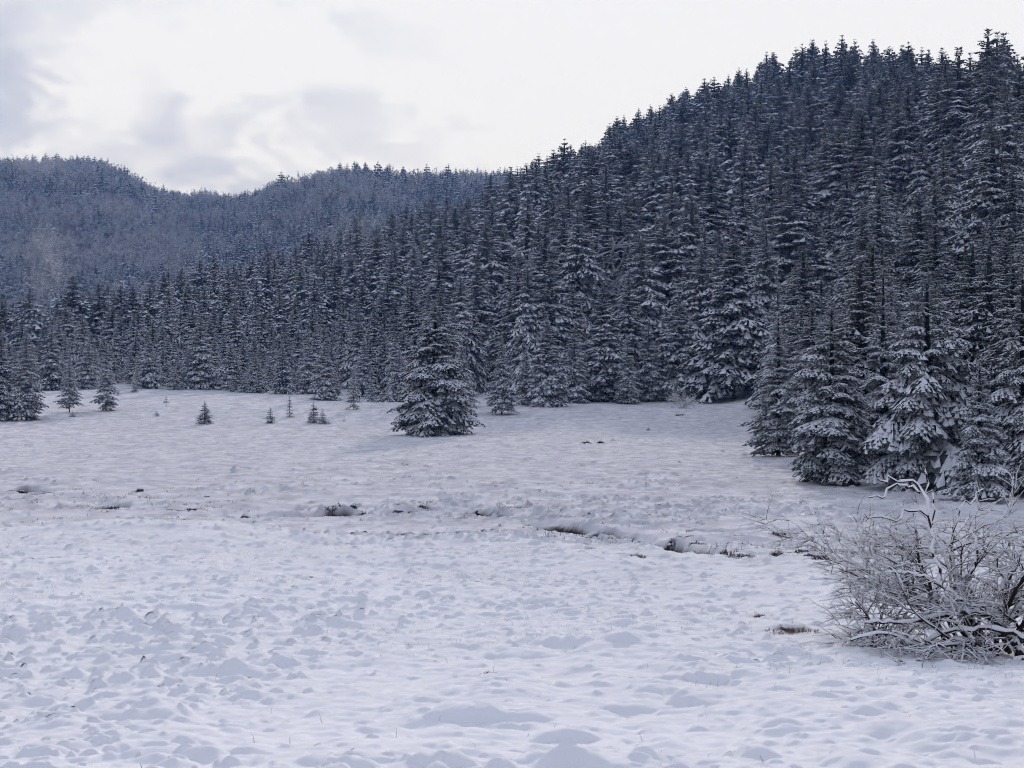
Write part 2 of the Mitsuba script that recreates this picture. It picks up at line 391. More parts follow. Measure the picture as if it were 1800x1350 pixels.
def bough_axes(rng, H, R, n, low=0.03, shape=0.85, droop=0.25, irregular=0.25, whorl=6):
    """Base points, azimuths, lengths and slopes of a conifer's boughs, in whorls with some between."""
    t = low + (1 - low) * (np.arange(n) + rng.random(n)) / n
    k = max(4, n // whorl)
    t = np.where(rng.random(n) < 0.82, np.round(t * k) / k + rng.normal(0, .012, n), t)
    t = np.clip(t, low, 0.985) ** 0.88
    a = (np.arange(n) * 2.39996 + rng.normal(0, .45, n)) % (2 * np.pi)
    # one-sided gaps and bulges
    lob = 1 + irregular * (np.sin(a * 2 + 5 * t + rng.uniform(0, 6)) * .5 + np.sin(a * 3 - 9 * t + rng.uniform(0, 6)) * .35)
    L = R * (1 - np.clip(t, 0, 1) ** (1.0 / np.clip(shape, .3, 1)) * .985) * lob * rng.uniform(0.72, 1.12, n)
    L *= np.where(t < 0.16, 0.76 + 1.5 * t, 1.0)
    L = np.maximum(L, R * 0.085)
    slope = 0.50 * t ** 3 - droop * (1 - t * t) + rng.normal(0, .09, n)
    return t * H, a, L, slope


def trunk_mesh(m, H, r0, sides=7, color=BARK):
    zs = np.array([-0.05, 0, .12, .5, .85, 1.0]) * H
    rs = np.array([1.3, 1.15, 0.9, .55, .18, .03]) * r0
    a = np.arange(sides) * 2 * np.pi / sides
    v = np.stack([np.cos(a)[None] * rs[:, None], np.sin(a)[None] * rs[:, None], np.broadcast_to(zs[:, None], (6, sides))], -1).reshape(-1, 3)
    i, j = np.meshgrid(np.arange(5), np.arange(sides), indexing='ij')
    q = np.stack([i * sides + j, i * sides + (j + 1) % sides, (i + 1) * sides + (j + 1) % sides, (i + 1) * sides + j], -1).reshape(-1, 4)
    m.add(v, np.vstack([q[:, [0, 1, 2]], q[:, [0, 2, 3]]]), color)


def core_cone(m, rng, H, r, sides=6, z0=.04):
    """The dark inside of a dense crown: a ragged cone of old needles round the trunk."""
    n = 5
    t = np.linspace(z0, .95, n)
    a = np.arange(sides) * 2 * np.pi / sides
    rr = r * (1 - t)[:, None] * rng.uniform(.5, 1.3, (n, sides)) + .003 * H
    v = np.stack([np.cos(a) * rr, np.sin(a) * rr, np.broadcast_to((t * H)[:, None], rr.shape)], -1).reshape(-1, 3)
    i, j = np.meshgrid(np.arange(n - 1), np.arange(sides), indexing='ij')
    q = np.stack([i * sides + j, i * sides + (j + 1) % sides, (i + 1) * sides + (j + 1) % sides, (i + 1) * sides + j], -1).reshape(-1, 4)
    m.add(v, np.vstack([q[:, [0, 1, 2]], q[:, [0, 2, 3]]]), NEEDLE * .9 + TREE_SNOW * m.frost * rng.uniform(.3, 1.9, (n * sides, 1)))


def bough_parts(m, rng, z, a, L, slope, pairs, nseg, cover, width, axis_nseg=4, sag=0.10, hang=0.35):
    """Boughs with side branchlets, added to mesh m (arrays over boughs)."""
    n = len(z)
    dirn = np.stack([np.cos(a), np.sin(a), slope], -1)
    P = np.stack([0 * z, 0 * z, z], -1) + dirn * 0.04 * L[:, None]
    Q = P + dirn * L[:, None]
    sg = sag * L
    sprays(m, P, Q, np.maximum(width * L * .8, width * L.max() * .34 * np.clip(L / (.45 * L.max()), .12, 1)), sg, axis_nseg, np.clip(cover + .1, 0, 1), rng, fan=pairs < 2)
    if pairs:
        s = np.linspace(0.22, 0.93, pairs)
        for sd in (-1, 1):
            ss = np.clip(s[None] + rng.normal(0, .03, (n, pairs)), .1, .97)
            B = P[:, None] * (1 - ss)[..., None] + Q[:, None] * ss[..., None]
            B[..., 2] += sg[:, None] * 4 * ss * (1 - ss)
            ang = a[:, None] + sd * (0.95 + rng.normal(0, .15, (n, pairs)))
            l = L[:, None] * (0.50 * (1 - ss) + 0.10) * rng.uniform(.7, 1.2, (n, pairs))
            dd = np.stack([np.cos(ang), np.sin(ang), slope[:, None] - hang * rng.uniform(.5, 1.3, (n, pairs))], -1)
            E = B + dd * l[..., None]
            cov = np.clip(cover[:, None] * (0.55 + 0.6 * ss), 0, 1)
            sprays(m, B.reshape(-1, 3), E.reshape(-1, 3), (l * 0.22 + L.max() * .010).ravel(), (l * .08).ravel(), nseg, cov.ravel(), rng)


def conifer(seed, H, R, n, pairs, nseg, cover=0.8, shape=.85, droop=.25, low=.03, width=.16, core=.32, trunk_r=None, axis_nseg=4, whorl=6, irregular=.25, hang=.35, frost=0.02, frost_bark=0.0):
    """(trunk Mesh, crown Mesh)."""
    rng = np.random.default_rng(seed)
    tr, m = Mesh(), Mesh(frost)
    trunk_mesh(tr, H, trunk_r or H * 0.011 + .02, sides=5 if n < 80 else 8, color=BARK + TREE_SNOW * frost_bark)
    z, a, L, slope = bough_axes(rng, H, R, n, low, shape, droop, irregular, whorl)
    cov = np.clip(cover * rng.uniform(.7, 1.25, n), 0, 1)
    bough_parts(m, rng, z, a, L, slope, pairs, nseg, cov, np.full(n, width), axis_nseg, hang=hang)
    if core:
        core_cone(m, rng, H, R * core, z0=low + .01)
    # leader with snow
    top = np.array([[0, 0, H * .93]])
    sprays(m, top, np.array([[0, 0.01, H * 1.0]]), np.array([R * .022]), np.array([0.0]), 2, np.array([cover]), rng)
    return tr, m


def at(x, y, sx, sz=None, rot=0.0, dz=0.0, lean=0.0):
    z = float(base_height(x, y).item()) + dz
    t = T().translate([float(x), float(y), z]).rotate([0, 0, 1], float(rot))
    if lean:
        t = t.rotate([1, 0, 0], float(lean))
    return t.scale([float(sx), float(sx), float(sz if sz is not None else sx)])


def name_no(base, i):
    return base if i == 0 else f'{base}_{i:03d}'


TREE_COUNT = {}


def new_key(base):
    i = TREE_COUNT.get(base, 0)
    TREE_COUNT[base] = i + 1
    return name_no(base, i)


# ---- hero trees: every bough an entry of its own ----------------------------------------------------------------
def hero_tree(seed, px, py, top, halfw, label, n=170, pairs=14, nseg=3, cover=.8, shape=.8, droop=.3, low=.02, width=.13, core=.12, irregular=.3, whorl=6, hang=.4, group=None, base='spruce_tree', rot=0, frost=.04):
    g = on_ground(px, py)
    H, R = (py - top) / FPX * g[1], halfw / FPX * g[1] * 1.05
    rng = np.random.default_rng(seed)
    key = new_key(base)
    labels[key] = {'label': label, 'category': 'tree'}
    if group:
        labels[key]['group'] = group
    M = at(g[0], g[1], 1.0, dz=-.05, rot=rot)
    tr = Mesh()
    trunk_mesh(tr, H, H * .012 + .03, 9)
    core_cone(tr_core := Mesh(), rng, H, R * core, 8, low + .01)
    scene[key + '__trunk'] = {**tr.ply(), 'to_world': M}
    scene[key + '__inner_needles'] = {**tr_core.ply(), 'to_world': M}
    z, a, L, slope = bough_axes(rng, H, R, n, low, shape, droop, irregular, whorl)
    for i in range(n):
        m = Mesh(frost)
        one = slice(i, i + 1)
        p = max(2, int(round(pairs * (L[i] / R) ** .5)))
        bough_parts(m, rng, z[one], a[one], L[one], slope[one], p, nseg if L[i] > .25 * R else 2, np.clip(np.array([cover * rng.uniform(.7, 1.25)]), 0, 1), np.array([width]), 5, sag=rng.uniform(.05, .16), hang=hang)
        scene[f'{key}__{name_no("bough", i)}'] = {**m.ply(), 'to_world': M}
    m = Mesh()
    sprays(m, np.array([[0, 0, H * .92]]), np.array([[.02, 0, H]]), np.array([R * .025]), np.array([0.0]), 3, np.array([cover]), rng)
    scene[key + '__treetop'] = {**m.ply(), 'to_world': M}
    return g[:2], R


TAKEN = []   # (x, y, r) kept free of wood trees
HERO = [
    dict(seed=1, px=765, py=765, top=526, halfw=78, label='broad lone spruce standing out in the middle of the snowy meadow', n=230, whorl=9, cover=.92, droop=.2, shape=.50, irregular=.06, hang=.4),
    dict(seed=2, frost=.10, px=1368, py=802, top=545, halfw=58, label='feathery pale spruce at the left end of the tree group on the right', n=190, cover=.95, shape=.66, droop=.12, hang=.25),
    dict(seed=3, px=1462, py=850, top=528, halfw=80, label='bushy rounded spruce second from the left in the right-hand tree group', n=210, cover=.88, shape=.50, droop=.2),
    dict(seed=4, px=1630, py=858, top=478, halfw=125, label='largest spruce of the right-hand group, with long open boughs hanging under snow', n=140, cover=.90, shape=.66, droop=.38, irregular=.42, whorl=8, width=.10, hang=.55, core=.10, pairs=18),
    dict(seed=5, frost=.06, px=1722, py=884, top=625, halfw=62, label='small spruce in front of the right-hand group, right behind the bare shrub', n=180, cover=.9, droop=.18, shape=.72),
    dict(seed=6, px=1798, py=872, top=470, halfw=92, label='tall spruce at the right edge of the picture beside the small front spruce', n=180, cover=.9, droop=.3, shape=.72),
    dict(seed=7, frost=.09, px=1553, py=832, top=468, halfw=70, label='slender spruce rising behind and between the second and the largest spruce', n=180, cover=.95, droop=.1, shape=.75),
]
for h in HERO:
    g, R = hero_tree(**h)
    TAKEN.append((g[0], g[1], R * .9))

# ---- smaller trees on the meadow, each with its own mesh ---------------------------------------------------------
# (px, py, top, half width, label, boughs, pairs, cover, low)
MEADOW = [
    (2, 740, 585, 31, 'dark spruce cut off by the left edge of the picture', 80, 4, .72, .02),
    (46, 739, 572, 31, 'snowy spruce second from the left edge, close to its darker neighbour', 80, 4, .85, .02),
    (90, 686, 572, 28, 'dark-footed spruce behind the two spruces at the left edge', 70, 4, .7, .02),
    (122, 726, 622, 20, 'thin young spruce with its bare trunk showing at the foot, left meadow', 60, 3, .8, .10),
    (187, 722, 598, 22, 'upright snow-laden young spruce with a dark foot, left meadow', 70, 4, .82, .02),
    (292, 716, 693, 7, 'spindly sapling on a bare stem above the leftmost tiny seedling', 22, 2, .8, .3),
    (276, 731, 720, 6, 'tiny seedling below the spindly sapling on the left meadow', 14, 2, .9, .05),
    (360, 746, 704, 14, 'dark little spruce standing alone on the left part of the meadow', 46, 3, .5, .02),
    (475, 744, 714, 10, 'small cone-shaped sapling right of the dark little spruce', 32, 3, .72, .02),
    (509, 733, 688, 8, 'narrow wispy sapling on the open meadow', 32, 2, .85, .03),
    (551, 743, 706, 12, 'left one of two saplings standing side by side', 36, 3, .75, .02),
    (567, 745, 719, 12, 'right one of two saplings standing side by side', 30, 3, .8, .02),
    (605, 741, 729, 4, 'tiny twig-like seedling right of the pair of saplings', 12, 2, .8, .05),
    (622, 720, 640, 12, 'slim young spruce between the broad low spruce and the lone spruce', 54, 3, .85, .03),
    (570, 703, 600, 28, 'broad low spruce with rounded snow cover at the edge of the wood', 74, 4, .88, .02),
    (450, 689, 622, 22, 'pale young spruce at the wood edge left of the middle', 60, 4, .88, .04),
    (497, 693, 606, 22, 'dark-footed spruce at the wood edge, right of the pale young spruce', 64, 4, .75, .02),
    (652, 706, 668, 13, 'left one of two low snow-covered spruce bushes left of the lone spruce', 40, 3, .9, .02),
    (676, 707, 682, 18, 'right one of two low snow-covered spruce bushes left of the lone spruce', 40, 3, .9, .02),
    (812, 716, 600, 26, 'pale spruce half hidden behind the right side of the lone spruce', 70, 4, .85, .02),
    (882, 729, 588, 26, 'slender spruce right of the lone spruce, with stems bare at its foot', 78, 4, .85, .06),
    (962, 714, 553, 40, 'regular cone-shaped spruce in front of the wood, right of the slender one', 90, 5, .88, .02),
    (1060, 706, 497, 54, 'tall spruce at the wood edge, right of the regular cone-shaped one', 100, 5, .78, .02),
    (1103, 710, 588, 23, 'narrow young spruce in front of two taller ones at the wood edge', 70, 4, .82, .02),
    (1195, 703, 518, 52, 'wide spruce at the wood edge behind the pale frosted shrub', 95, 5, .8, .02),
    (1290, 702, 398, 76, 'big dark spruce with a black hollow under its boughs, where the meadow ends', 110, 5, .72, .07),
    (352, 684, 550, 34, 'tall spruce with wide snowy tiers at the wood edge left of the middle', 80, 4, .85, .02),
    (262, 683, 590, 26, 'pale spruce in the front row of the wood, right of the upright young spruce', 70, 4, .88, .02),
    (237, 690, 672, 8, 'dark low sapling at the foot of the wood, left meadow', 26, 2, .6, .02),
    (208, 695, 684, 6, 'tiny dark sapling beside the upright young spruce', 18, 2, .6, .02),
    (128, 733, 722, 8, 'knee-high snowy bush at the foot of the thin young spruce', 20, 2, .9, .02),
    (155, 684, 596, 22, 'pale spruce at the wood edge between the thin and the upright young spruces', 70, 4, .88, .02),
    (306, 685, 640, 15, 'low pale spruce at the wood edge above the spindly sapling', 50, 3, .9, .02),
    (330, 684, 612, 18, 'pale spruce at the wood edge just left of the tall tiered one', 60, 4, .88, .02),
    (405, 686, 596, 24, 'cone-shaped pale spruce at the wood edge right of the tall tiered one', 70, 4, .88, .02),
    (432, 690, 646, 14, 'small pale spruce leaning on the left side of the pale young spruce', 46, 3, .9, .02),
    (543, 692, 586, 25, 'pale spruce at the wood edge behind the left of the paired saplings', 70, 4, .86, .02),
    (640, 700, 590, 24, 'pale spruce at the wood edge above the low spruce bushes', 70, 4, .86, .02),
    (702, 706, 610, 22, 'pale spruce half hidden behind the left side of the lone spruce', 66, 4, .86, .02),
    (925, 712, 610, 22, 'pale spruce between the slender and the cone-shaped spruce', 66, 4, .88, .02),
    (1010, 708, 570, 30, 'pale spruce between the cone-shaped and the tall wood-edge spruce', 76, 4, .86, .02),
    (1140, 706, 560, 30, 'pale spruce between the narrow young and the wide wood-edge spruce', 76, 4, .86, .02),
    (1140, 756, 748, 5, 'tiny dark seedling alone on the snow right of the middle', 12, 2, .5, .02),
]
for i, (px, py, top, hw, lab, n, pairs, cov, low) in enumerate(MEADOW):
    g = on_ground(px, py)
    H, R = (py - top) / FPX * g[1], hw / FPX * g[1] * 1.22
    tr, m = conifer(500 + i, H, R, int(n * 2.3), pairs + 2, 2, cover=cov * 1.25, frost=.11 if cov > .78 else .02, low=low, shape=.72, droop=.2, width=.20, whorl=9, core=.1 if n > 30 else 0, trunk_r=H * .008 + .008)
    key = new_key('spruce_tree' if H > 3 else 'spruce_sapling')
    labels[key] = {'label': lab, 'category': 'tree' if H > 3 else 'sapling'}
    M = at(g[0], g[1], 1.0, dz=-.04)
    scene[key + '__trunk'] = {**tr.ply(), 'to_world': M}
    scene[key + '__crown'] = {**m.ply(), 'to_world': M}
    TAKEN.append((g[0], g[1], R * .8))

# ---- the wood ----------------------------------------------------------------------------------------------------
RIGHT_EDGE = [(30, 16), (54, 22.5), (61, 21.5), (66, 20.5), (80, 18.8), (94, 20.0), (120, 24.5), (160, 29.5), (197, 34.5), (400, 60)]  # (y, x): the wood lies right of this line


def in_wood(x, y):
    az, d = np.arctan2(x, y), np.hypot(x, y)
    a = (d > np.interp(az, EDGE_X, EDGE_D)) & (az <= EDGE_X[-1])
    xr = np.interp(y, [p[0] for p in RIGHT_EDGE], [p[1] for p in RIGHT_EDGE])
    b = (x > xr) & (y > 48) & (d < 400)
    return a | b | ((d > 200) & (az > EDGE_X[-1]))


rng = np.random.default_rng(7)


def scatter(d0, d1, spacing, az0, az1):
    """Trees on a jittered lattice in a ring sector."""
    xs = np.arange(-d1, d1, spacing)
    ys = np.arange(0, d1, spacing * .92)
    X, Y = np.meshgrid(xs, ys)
    X = X + (np.arange(len(ys)) % 2)[:, None] * spacing * .5
    X, Y = X + rng.uniform(-.42, .42, X.shape) * spacing, Y + rng.uniform(-.42, .42, X.shape) * spacing
    x, y = X.ravel(), Y.ravel()
    az, d = np.arctan2(x, y), np.hypot(x, y)
    ok = (d >= d0) & (d < d1) & (az > az0) & (az < az1)
    x, y = x[ok], y[ok]
    ok = in_wood(x, y)
    return x[ok], y[ok]


AZ0, AZ1 = math.radians(-22.5), math.radians(22.5)
bands = [scatter(48, 290, 5.6, AZ0, math.radians(26)), scatter(290, 480, 9.2, AZ0, AZ1), scatter(480, 900, 8.8, AZ0, AZ1), scatter(900, 2350, 10.5, AZ0, math.radians(8))]
X = np.concatenate([b[0] for b in bands])
Y = np.concatenate([b[1] for b in bands])
keep = np.ones(len(X), bool)
# a treeless slope of snow high on the left hill
_pz = base_height(X, Y)
_bx, _by = 900 + FPX * X / Y, 690 - FPX * (_pz - EYE) / Y
_lo = 334 + (_bx - 155) * .22
keep &= ~((_bx > 155) & (_bx < 244) & (_by > _lo - 3) & (_by < _lo + 12 + 5 * np.sin(_bx * .11)) & (Y > 1000))
for tx, ty, r in TAKEN:
    keep &= np.hypot(X - tx, Y - ty) > r + .8
# fewer and bigger trees where the wood is old: right of the lone spruce, up the slope
_d, _p = np.hypot(X, Y), 900 + FPX * X / Y
keep &= ~((_d > 165) & (_d < 300) & (_p > 800) & (rng.random(len(X)) < .58)) & ~((_d >= 300) & (_d < 480) & (_p > 800) & (rng.random(len(X)) < .22))
X, Y = X[keep], Y[keep]
D, AZ = np.hypot(X, Y), np.arctan2(X, Y)
PXX = 900 + FPX * np.tan(AZ)
# heights: small at the wood's rim, tall on the slopes
rimd = D - np.interp(AZ, EDGE_X, EDGE_D)
var = meshkit.fbm(np.stack([X / 40, Y / 40, 0 * X], -1), 2, 13)
HT = rng.uniform(.50, 1.30, len(X)) * (1 + .16 * ((D > 260) & (D < 480)) + .06 * ((D >= 480) & (D < 1000))) * (18.5 + 8.0 * np.clip((PXX - 700) / 700, 0, 1) * (D < 1000) + 9 * (var - .5) - 1.0 * (D > 900))
rim = np.clip(rimd / 110, 0, 1) ** .8
left = np.clip((1000 - PXX) / 500, 0, 1)
HT *= np.where(D < 360, 1 - (1 - rim) * (0.30 + 0.40 * left), 1.0)
HT = np.where((PXX > 1310) & (D < 150), rng.uniform(9, 14.5, len(X)), HT)
HT *= np.where(D < 760, 1 - .32 * np.clip((760 - PXX) / 300, 0, 1), 1)
HT *= np.where((PXX > 800) & (D > 165) & (D < 320), 1.16, 1)
HT *= 1 - .27 * np.clip((D - 430) / 260, 0, 1) * (D < 1000)
HT *= 1 - .14 * np.clip((PXX - 1560) / 120, 0, 1) * (D > 175)
HT = np.clip(HT, 3.2, 31)
ZB = base_height(X, Y)
# broadleaved frosted trees in patches higher up
patch = meshkit.fbm(np.stack([X / 75 + 3, Y / 75, 0 * X], -1), 3, 23)
zone = np.clip((D - 380) / 300, 0, 1)
BROAD = (patch + .30 * zone + rng.normal(0, .10, len(X)) + .12 * (D > 900) + .16 * ((PXX < 330) & (D > 800)) - .10 * (D < 800)) > 0.84
# drop what the trees in front hide wholly
order = np.argsort(D)
hor = np.full(1400, -9.0)
seen = np.zeros(len(X), bool)
shown = np.zeros(len(X))
bins = np.clip(((AZ - AZ0) / (math.radians(26) - AZ0) * 1399).astype(int), 0, 1399)
top_t = (ZB + HT - EYE) / D
low_t = (ZB + HT * .55 - EYE) / D
hw = np.clip((HT * .14 / D / ((math.radians(26) - AZ0) / 1400)).astype(int), 0, 30)
for i in order:
    b0, b1 = max(bins[i] - hw[i], 0), bins[i] + hw[i] + 1
    seg = hor[b0:b1]
    seen[i] = top_t[i] > seg.min()
    shown[i] = max(0.0, top_t[i] - max(seg.mean(), (ZB[i] - EYE) / D[i]))
    hor[b0:b1] = np.maximum(seg, low_t[i])
keep = seen & ((ZB + HT - EYE) / D < .42)
X, Y, D, AZ, PXX, HT, ZB, BROAD, shown = (q[keep] for q in (X, Y, D, AZ, PXX, HT, ZB, BROAD, shown))

# the shapes: unit height, several variants for each distance
LODS = [(0, 165, 6, dict(n=230, pairs=5, nseg=2, axis_nseg=4, whorl=9)), (165, 300, 7, dict(n=200, pairs=4, nseg=1, axis_nseg=4, cover=1.1, whorl=10)), (300, 520, 6, dict(n=190, pairs=1, nseg=1, axis_nseg=3, width=.36, whorl=12, cover=1.1)),
        (520, 1350, 6, dict(n=190, pairs=0, nseg=1, axis_nseg=2, width=.46, whorl=12, cover=1.1)), (1350, 9999, 5, dict(n=64, pairs=0, nseg=1, axis_nseg=1, width=.56, whorl=7, cover=1.1))]
VAR = {}
for li, (_, _, nv, kw) in enumerate(LODS):
    for v in range(nv):
        r = np.random.default_rng(9000 + 50 * li + v)
        k = dict(core=.20, cover=.95 - .05 * (v % 3), shape=((.50, .66, .58, .76, .46, .62, .54) if li < 2 else (.36, .52, .44, .60, .34, .48, .40))[v % 7], frost=(.045, .018, .05, .085, .010, .035, .065)[v % 7], droop=(.26 if li == 0 else .34) + .09 * (v % 4), low=.02 if li < 2 else .10, width=.17, irregular=.3)
        k.update(kw)
        k['cover'] = k['cover'] * (1.05, .85, 1.0, 1.15, .75, .95, 1.1)[v % 7]
        tr, m = conifer(9000 + 50 * li + v, 1.0, (0.205 + .022 * (v % 4)) * (1.0 if li < 3 else .95), trunk_r=.0075, frost_bark=.07, **k)
        VAR[li, v] = (tr, m)


def broadleaf(seed, n):
    """A bare broadleaved tree, all its twigs white with hoar frost: a forked stem and a round crown of fine twigs. Unit height."""
    r = np.random.default_rng(seed)
    tr, m = Mesh(), Mesh()
    trunk_mesh(tr, .7, .016, 5, BARK * 1.6)
    k = max(6, n // 22)
    a, el = r.uniform(0, 2 * np.pi, k), r.uniform(.45, 1.45, k)
    L = r.uniform(.35, .62, k)
    P = np.stack([0 * a, 0 * a, r.uniform(.2, .45, k)], -1)
    dd = np.stack([np.cos(a) * np.cos(el), np.sin(a) * np.cos(el), np.sin(el)], -1)
    Q = P + dd * L[:, None]
    Q[:, 2] = np.clip(Q[:, 2], .3, .98)
    sd = norm(np.cross(dd, r.normal(size=(k, 3))))
    tri = np.stack([P - sd * .010, P + sd * .010, Q], 1).reshape(-1, 3)
    m.add(tri, tris_of(tri), BARK * 2.2 + TREE_SNOW * .12)
    j = r.integers(0, k, n)
    s = r.uniform(.25, 1.0, n)[:, None]
    B = P[j] * (1 - s) + Q[j] * s
    t = norm(dd[j] * .8 + r.normal(size=(n, 3)) * .75 + np.array([0, 0, .25]))
    l = r.uniform(.06, .17, n)[:, None]
    E = B + t * l
    sd = norm(np.cross(t, r.normal(size=(n, 3))))
    w = r.uniform(.006, .016, n)[:, None] * (300 / n) ** .5
    tri = np.stack([B - sd * w, B + sd * w, E], 1).reshape(-1, 3)
    g = r.uniform(.55, .9, n)[:, None]
    col = np.repeat((TREE_SNOW * g * .72)[:, None], 3, 1).reshape(-1, 3)
    m.add(tri, tris_of(tri), col)
    return tr, m


BLOD = [(0, 520, 3, 620), (520, 950, 3, 300), (950, 9999, 3, 110)]
BVAR = {(li, v): broadleaf(7000 + 10 * li + v, nn) for li, (_, _, nv, nn) in enumerate(BLOD) for v in range(nv)}

# largest in the picture first: about 290 single trees, the rest one wood
area = np.where((PXX > -20) & (PXX < 1820), shown * HT / D, 0)
rank = np.argsort(-area * np.where(BROAD, .999, 1))
front = np.zeros(len(X))
single = np.zeros(len(X), bool)
N_SPRUCE, N_BROAD = 262, 60
single[[i for i in rank if not BROAD[i]][:N_SPRUCE]] = True
single[[i for i in rank if BROAD[i]][:N_BROAD]] = True

PLY = {}


def ply_of(kind, key):
    k = (kind, key)
    if k not in PLY:
        tr, m = (VAR if kind == 'c' else BVAR)[key]
        both = Mesh()
        for q in (tr, m):
            both.add(*q.done())
        PLY[k] = tr.ply(), m.ply(), both
    return PLY[k]


GROUPS = set()


COLS = ((300, 'above the left end of the meadow'), (560, 'above the row of saplings'), (700, 'above the broad low spruce'), (840, 'straight behind the lone spruce'),
        (1010, 'above the cone-shaped spruce'), (1150, 'above the tall wood-edge spruce'), (1345, 'above the big dark spruce'),
        (1510, 'above the bushy spruce'), (1665, 'above the largest right-hand spruce'), (9999, 'along the right edge'))
ROWS = ((180, 'near the skyline'), (300, 'high on the slope'), (430, 'halfway up the slope'), (560, 'low on the slope'), (9999, 'at the foot of the wood'))


def where(i, look, plural):
    py = 690 - (ZB[i] + .62 * HT[i] - EYE) / Y[i] * FPX
    at_ = next(t for e, t in ROWS if py < e) + ' ' + next(t for e, t in COLS if PXX[i] < e)
    return f'{look} {at_}', f'{look.replace(plural, plural + "s")} {at_}'


FROST = ('snow-dusted', 'dark thinly dusted', 'snow-dusted', 'thickly snowed', 'dark thinly dusted', 'snow-dusted', 'thickly snowed')
count = {'stuff_c': 0, 'stuff_b': 0}
tri_total = 0
for i in range(len(X)):
    rr = np.random.default_rng(100000 + i)
    kind = 'b' if BROAD[i] else 'c'
    lods = BLOD if BROAD[i] else LODS
    li = next(k for k, l in enumerate(lods) if l[0] <= D[i] < l[1])
    v = int(rr.integers(lods[li][2]))
    if kind == 'c' and D[i] < np.interp(AZ[i], EDGE_X, EDGE_D) + 28 and D[i] > 165 and rr.random() < .7:
        v = (3, 6, 0)[v % 3]      # the open rim of the wood is the most frosted
    hgt = HT[i] * (.80 if BROAD[i] else 1)
    wid = hgt * rr.uniform(.82, 1.3) * (1.25 if BROAD[i] else 1.0 + .16 * min(1, max(0, (D[i] - 260) / 120)))
    t, m, both = ply_of(kind, (li, v))
    M = T().translate([float(X[i]), float(Y[i]), float(ZB[i]) - .25]).rotate([0, 0, 1], float(rr.uniform(0, 360))).scale([float(wid), float(wid), float(hgt)])
    tri_total += sum(len(f) for f in both.f)
    if single[i]:
        key = new_key('frosted_broadleaf_tree' if BROAD[i] else 'spruce_tree')
        scene[key + '__trunk'] = {**t, 'to_world': M}
        scene[key + '__crown'] = {**m, 'to_world': M}
        if BROAD[i]:
            lab, grp = where(i, 'frosted bare tree', 'tree')
        else:
            lab, grp = where(i, FROST[v % 7] + ' spruce', 'spruce')
        labels[key] = {'label': lab, 'category': 'tree', 'group': grp}
    else:
        gkey = f'shape_{kind}_{li}_{v}'
        if gkey not in scene:
            scene[gkey] = {'type': 'shapegroup', 'tree': both.ply()}
        kk = 'stuff_' + kind
        count[kk] += 1
        nm = 'spruce_wood' if kind == 'c' else 'frosted_broadleaf_wood'
        scene[f'{nm}__{count[kk]:05d}'] = {'type': 'instance', 'shapegroup': {'type': 'ref', 'id': gkey}, 'to_world': M}
labels['spruce_wood'] = {'label': 'dense snow-dusted spruce wood covering the hills behind the meadow', 'category': 'wood', 'kind': 'stuff'}
labels['frosted_broadleaf_wood'] = {'label': 'pale patches of bare frosted trees mixed into the spruce hills', 'category': 'wood', 'kind': 'stuff'}

# ----------------------------------------------------------------------------------------------------------------
# bare shrubs under snow


def tube_add(m, pts, rad, sides, color):
    pts, rad = np.asarray(pts, float), np.asarray(rad, float)
    t = norm(np.gradient(pts, axis=0))
    ref = np.where(np.abs(t[:, 2:]) < .9, [[0, 0, 1.0]], [[1.0, 0, 0]])
    a = norm(np.cross(t, ref))
    b = np.cross(t, a)
    ang = np.arange(sides) * 2 * np.pi / sides
    v = pts[:, None] + rad[:, None, None] * (np.cos(ang)[None, :, None] * a[:, None] + np.sin(ang)[None, :, None] * b[:, None])
    i, j = np.meshgrid(np.arange(len(pts) - 1), np.arange(sides), indexing='ij')
    q = np.stack([i * sides + j, i * sides + (j + 1) % sides, (i + 1) * sides + (j + 1) % sides, (i + 1) * sides + j], -1).reshape(-1, 4)
    m.add(v.reshape(-1, 3), np.vstack([q[:, [0, 1, 2]], q[:, [0, 2, 3]]]), color)


WOOD_DARK = np.array([0.035, 0.028, 0.026])
SHRUB_SNOW = np.array([0.82, 0.83, 0.86])


def grow(r, p, d, length, rad, depth, wood, snow, max_depth, snowy, droop=0.0, maxr=9.0):
    """A crooked snow-topped branch and what forks off it."""
    n = max(4, int(length / .10)) if depth < max_depth else max(3, int(length / .13))
    pts = [p.copy()]
    dd = d.copy()
    for k in range(n):
        dd = norm(dd + r.normal(0, .17 if depth < 2 else .20, 3) + np.array([0, 0, -.02 - droop]))
        pts.append(pts[-1] + dd * length / n)
    pts = np.array(pts)
    rads = rad * np.linspace(1, .45 if depth < max_depth else .25, len(pts))
    wood.append((pts, rads, depth))
    if snow is not None:
        flat = 1 - np.abs(norm(np.gradient(pts, axis=0))[:, 2]) * .55
        sr = (rads * .78 + snowy * .50) * flat * r.uniform(.75, 1.15, len(pts))
        sp = pts + np.array([0, 0, 1.0]) * (rads * .55 + sr * .40)[:, None]
        sr[0] *= .3
        sr[-1] *= .5
        snow.append((sp, sr, depth))
    if depth >= max_depth:
        return
    kids = {0: 8, 1: 6, 2: 5, 3: 3}[min(depth, 3)]
    kids = max(2, int(kids * r.uniform(.7, 1.3)))
    for k in range(kids):
        s = r.uniform(.22, 1.0)
        i = min(int(s * n), n - 1)
        side = norm(np.cross(dd, r.normal(size=3)))
        nd = norm(norm(pts[i + 1] - pts[i]) * r.uniform(.35, .9) + side * r.uniform(.5, .95) + np.array([0, 0, .04]))
        nd[2] = max(nd[2], -.05 if depth else -.3)
        grow(r, pts[i].copy(), norm(nd), length * r.uniform(.38, .70), max(rads[i] * r.uniform(.50, .74), .0052), depth + 1, wood, snow, max_depth, snowy * .86, droop)


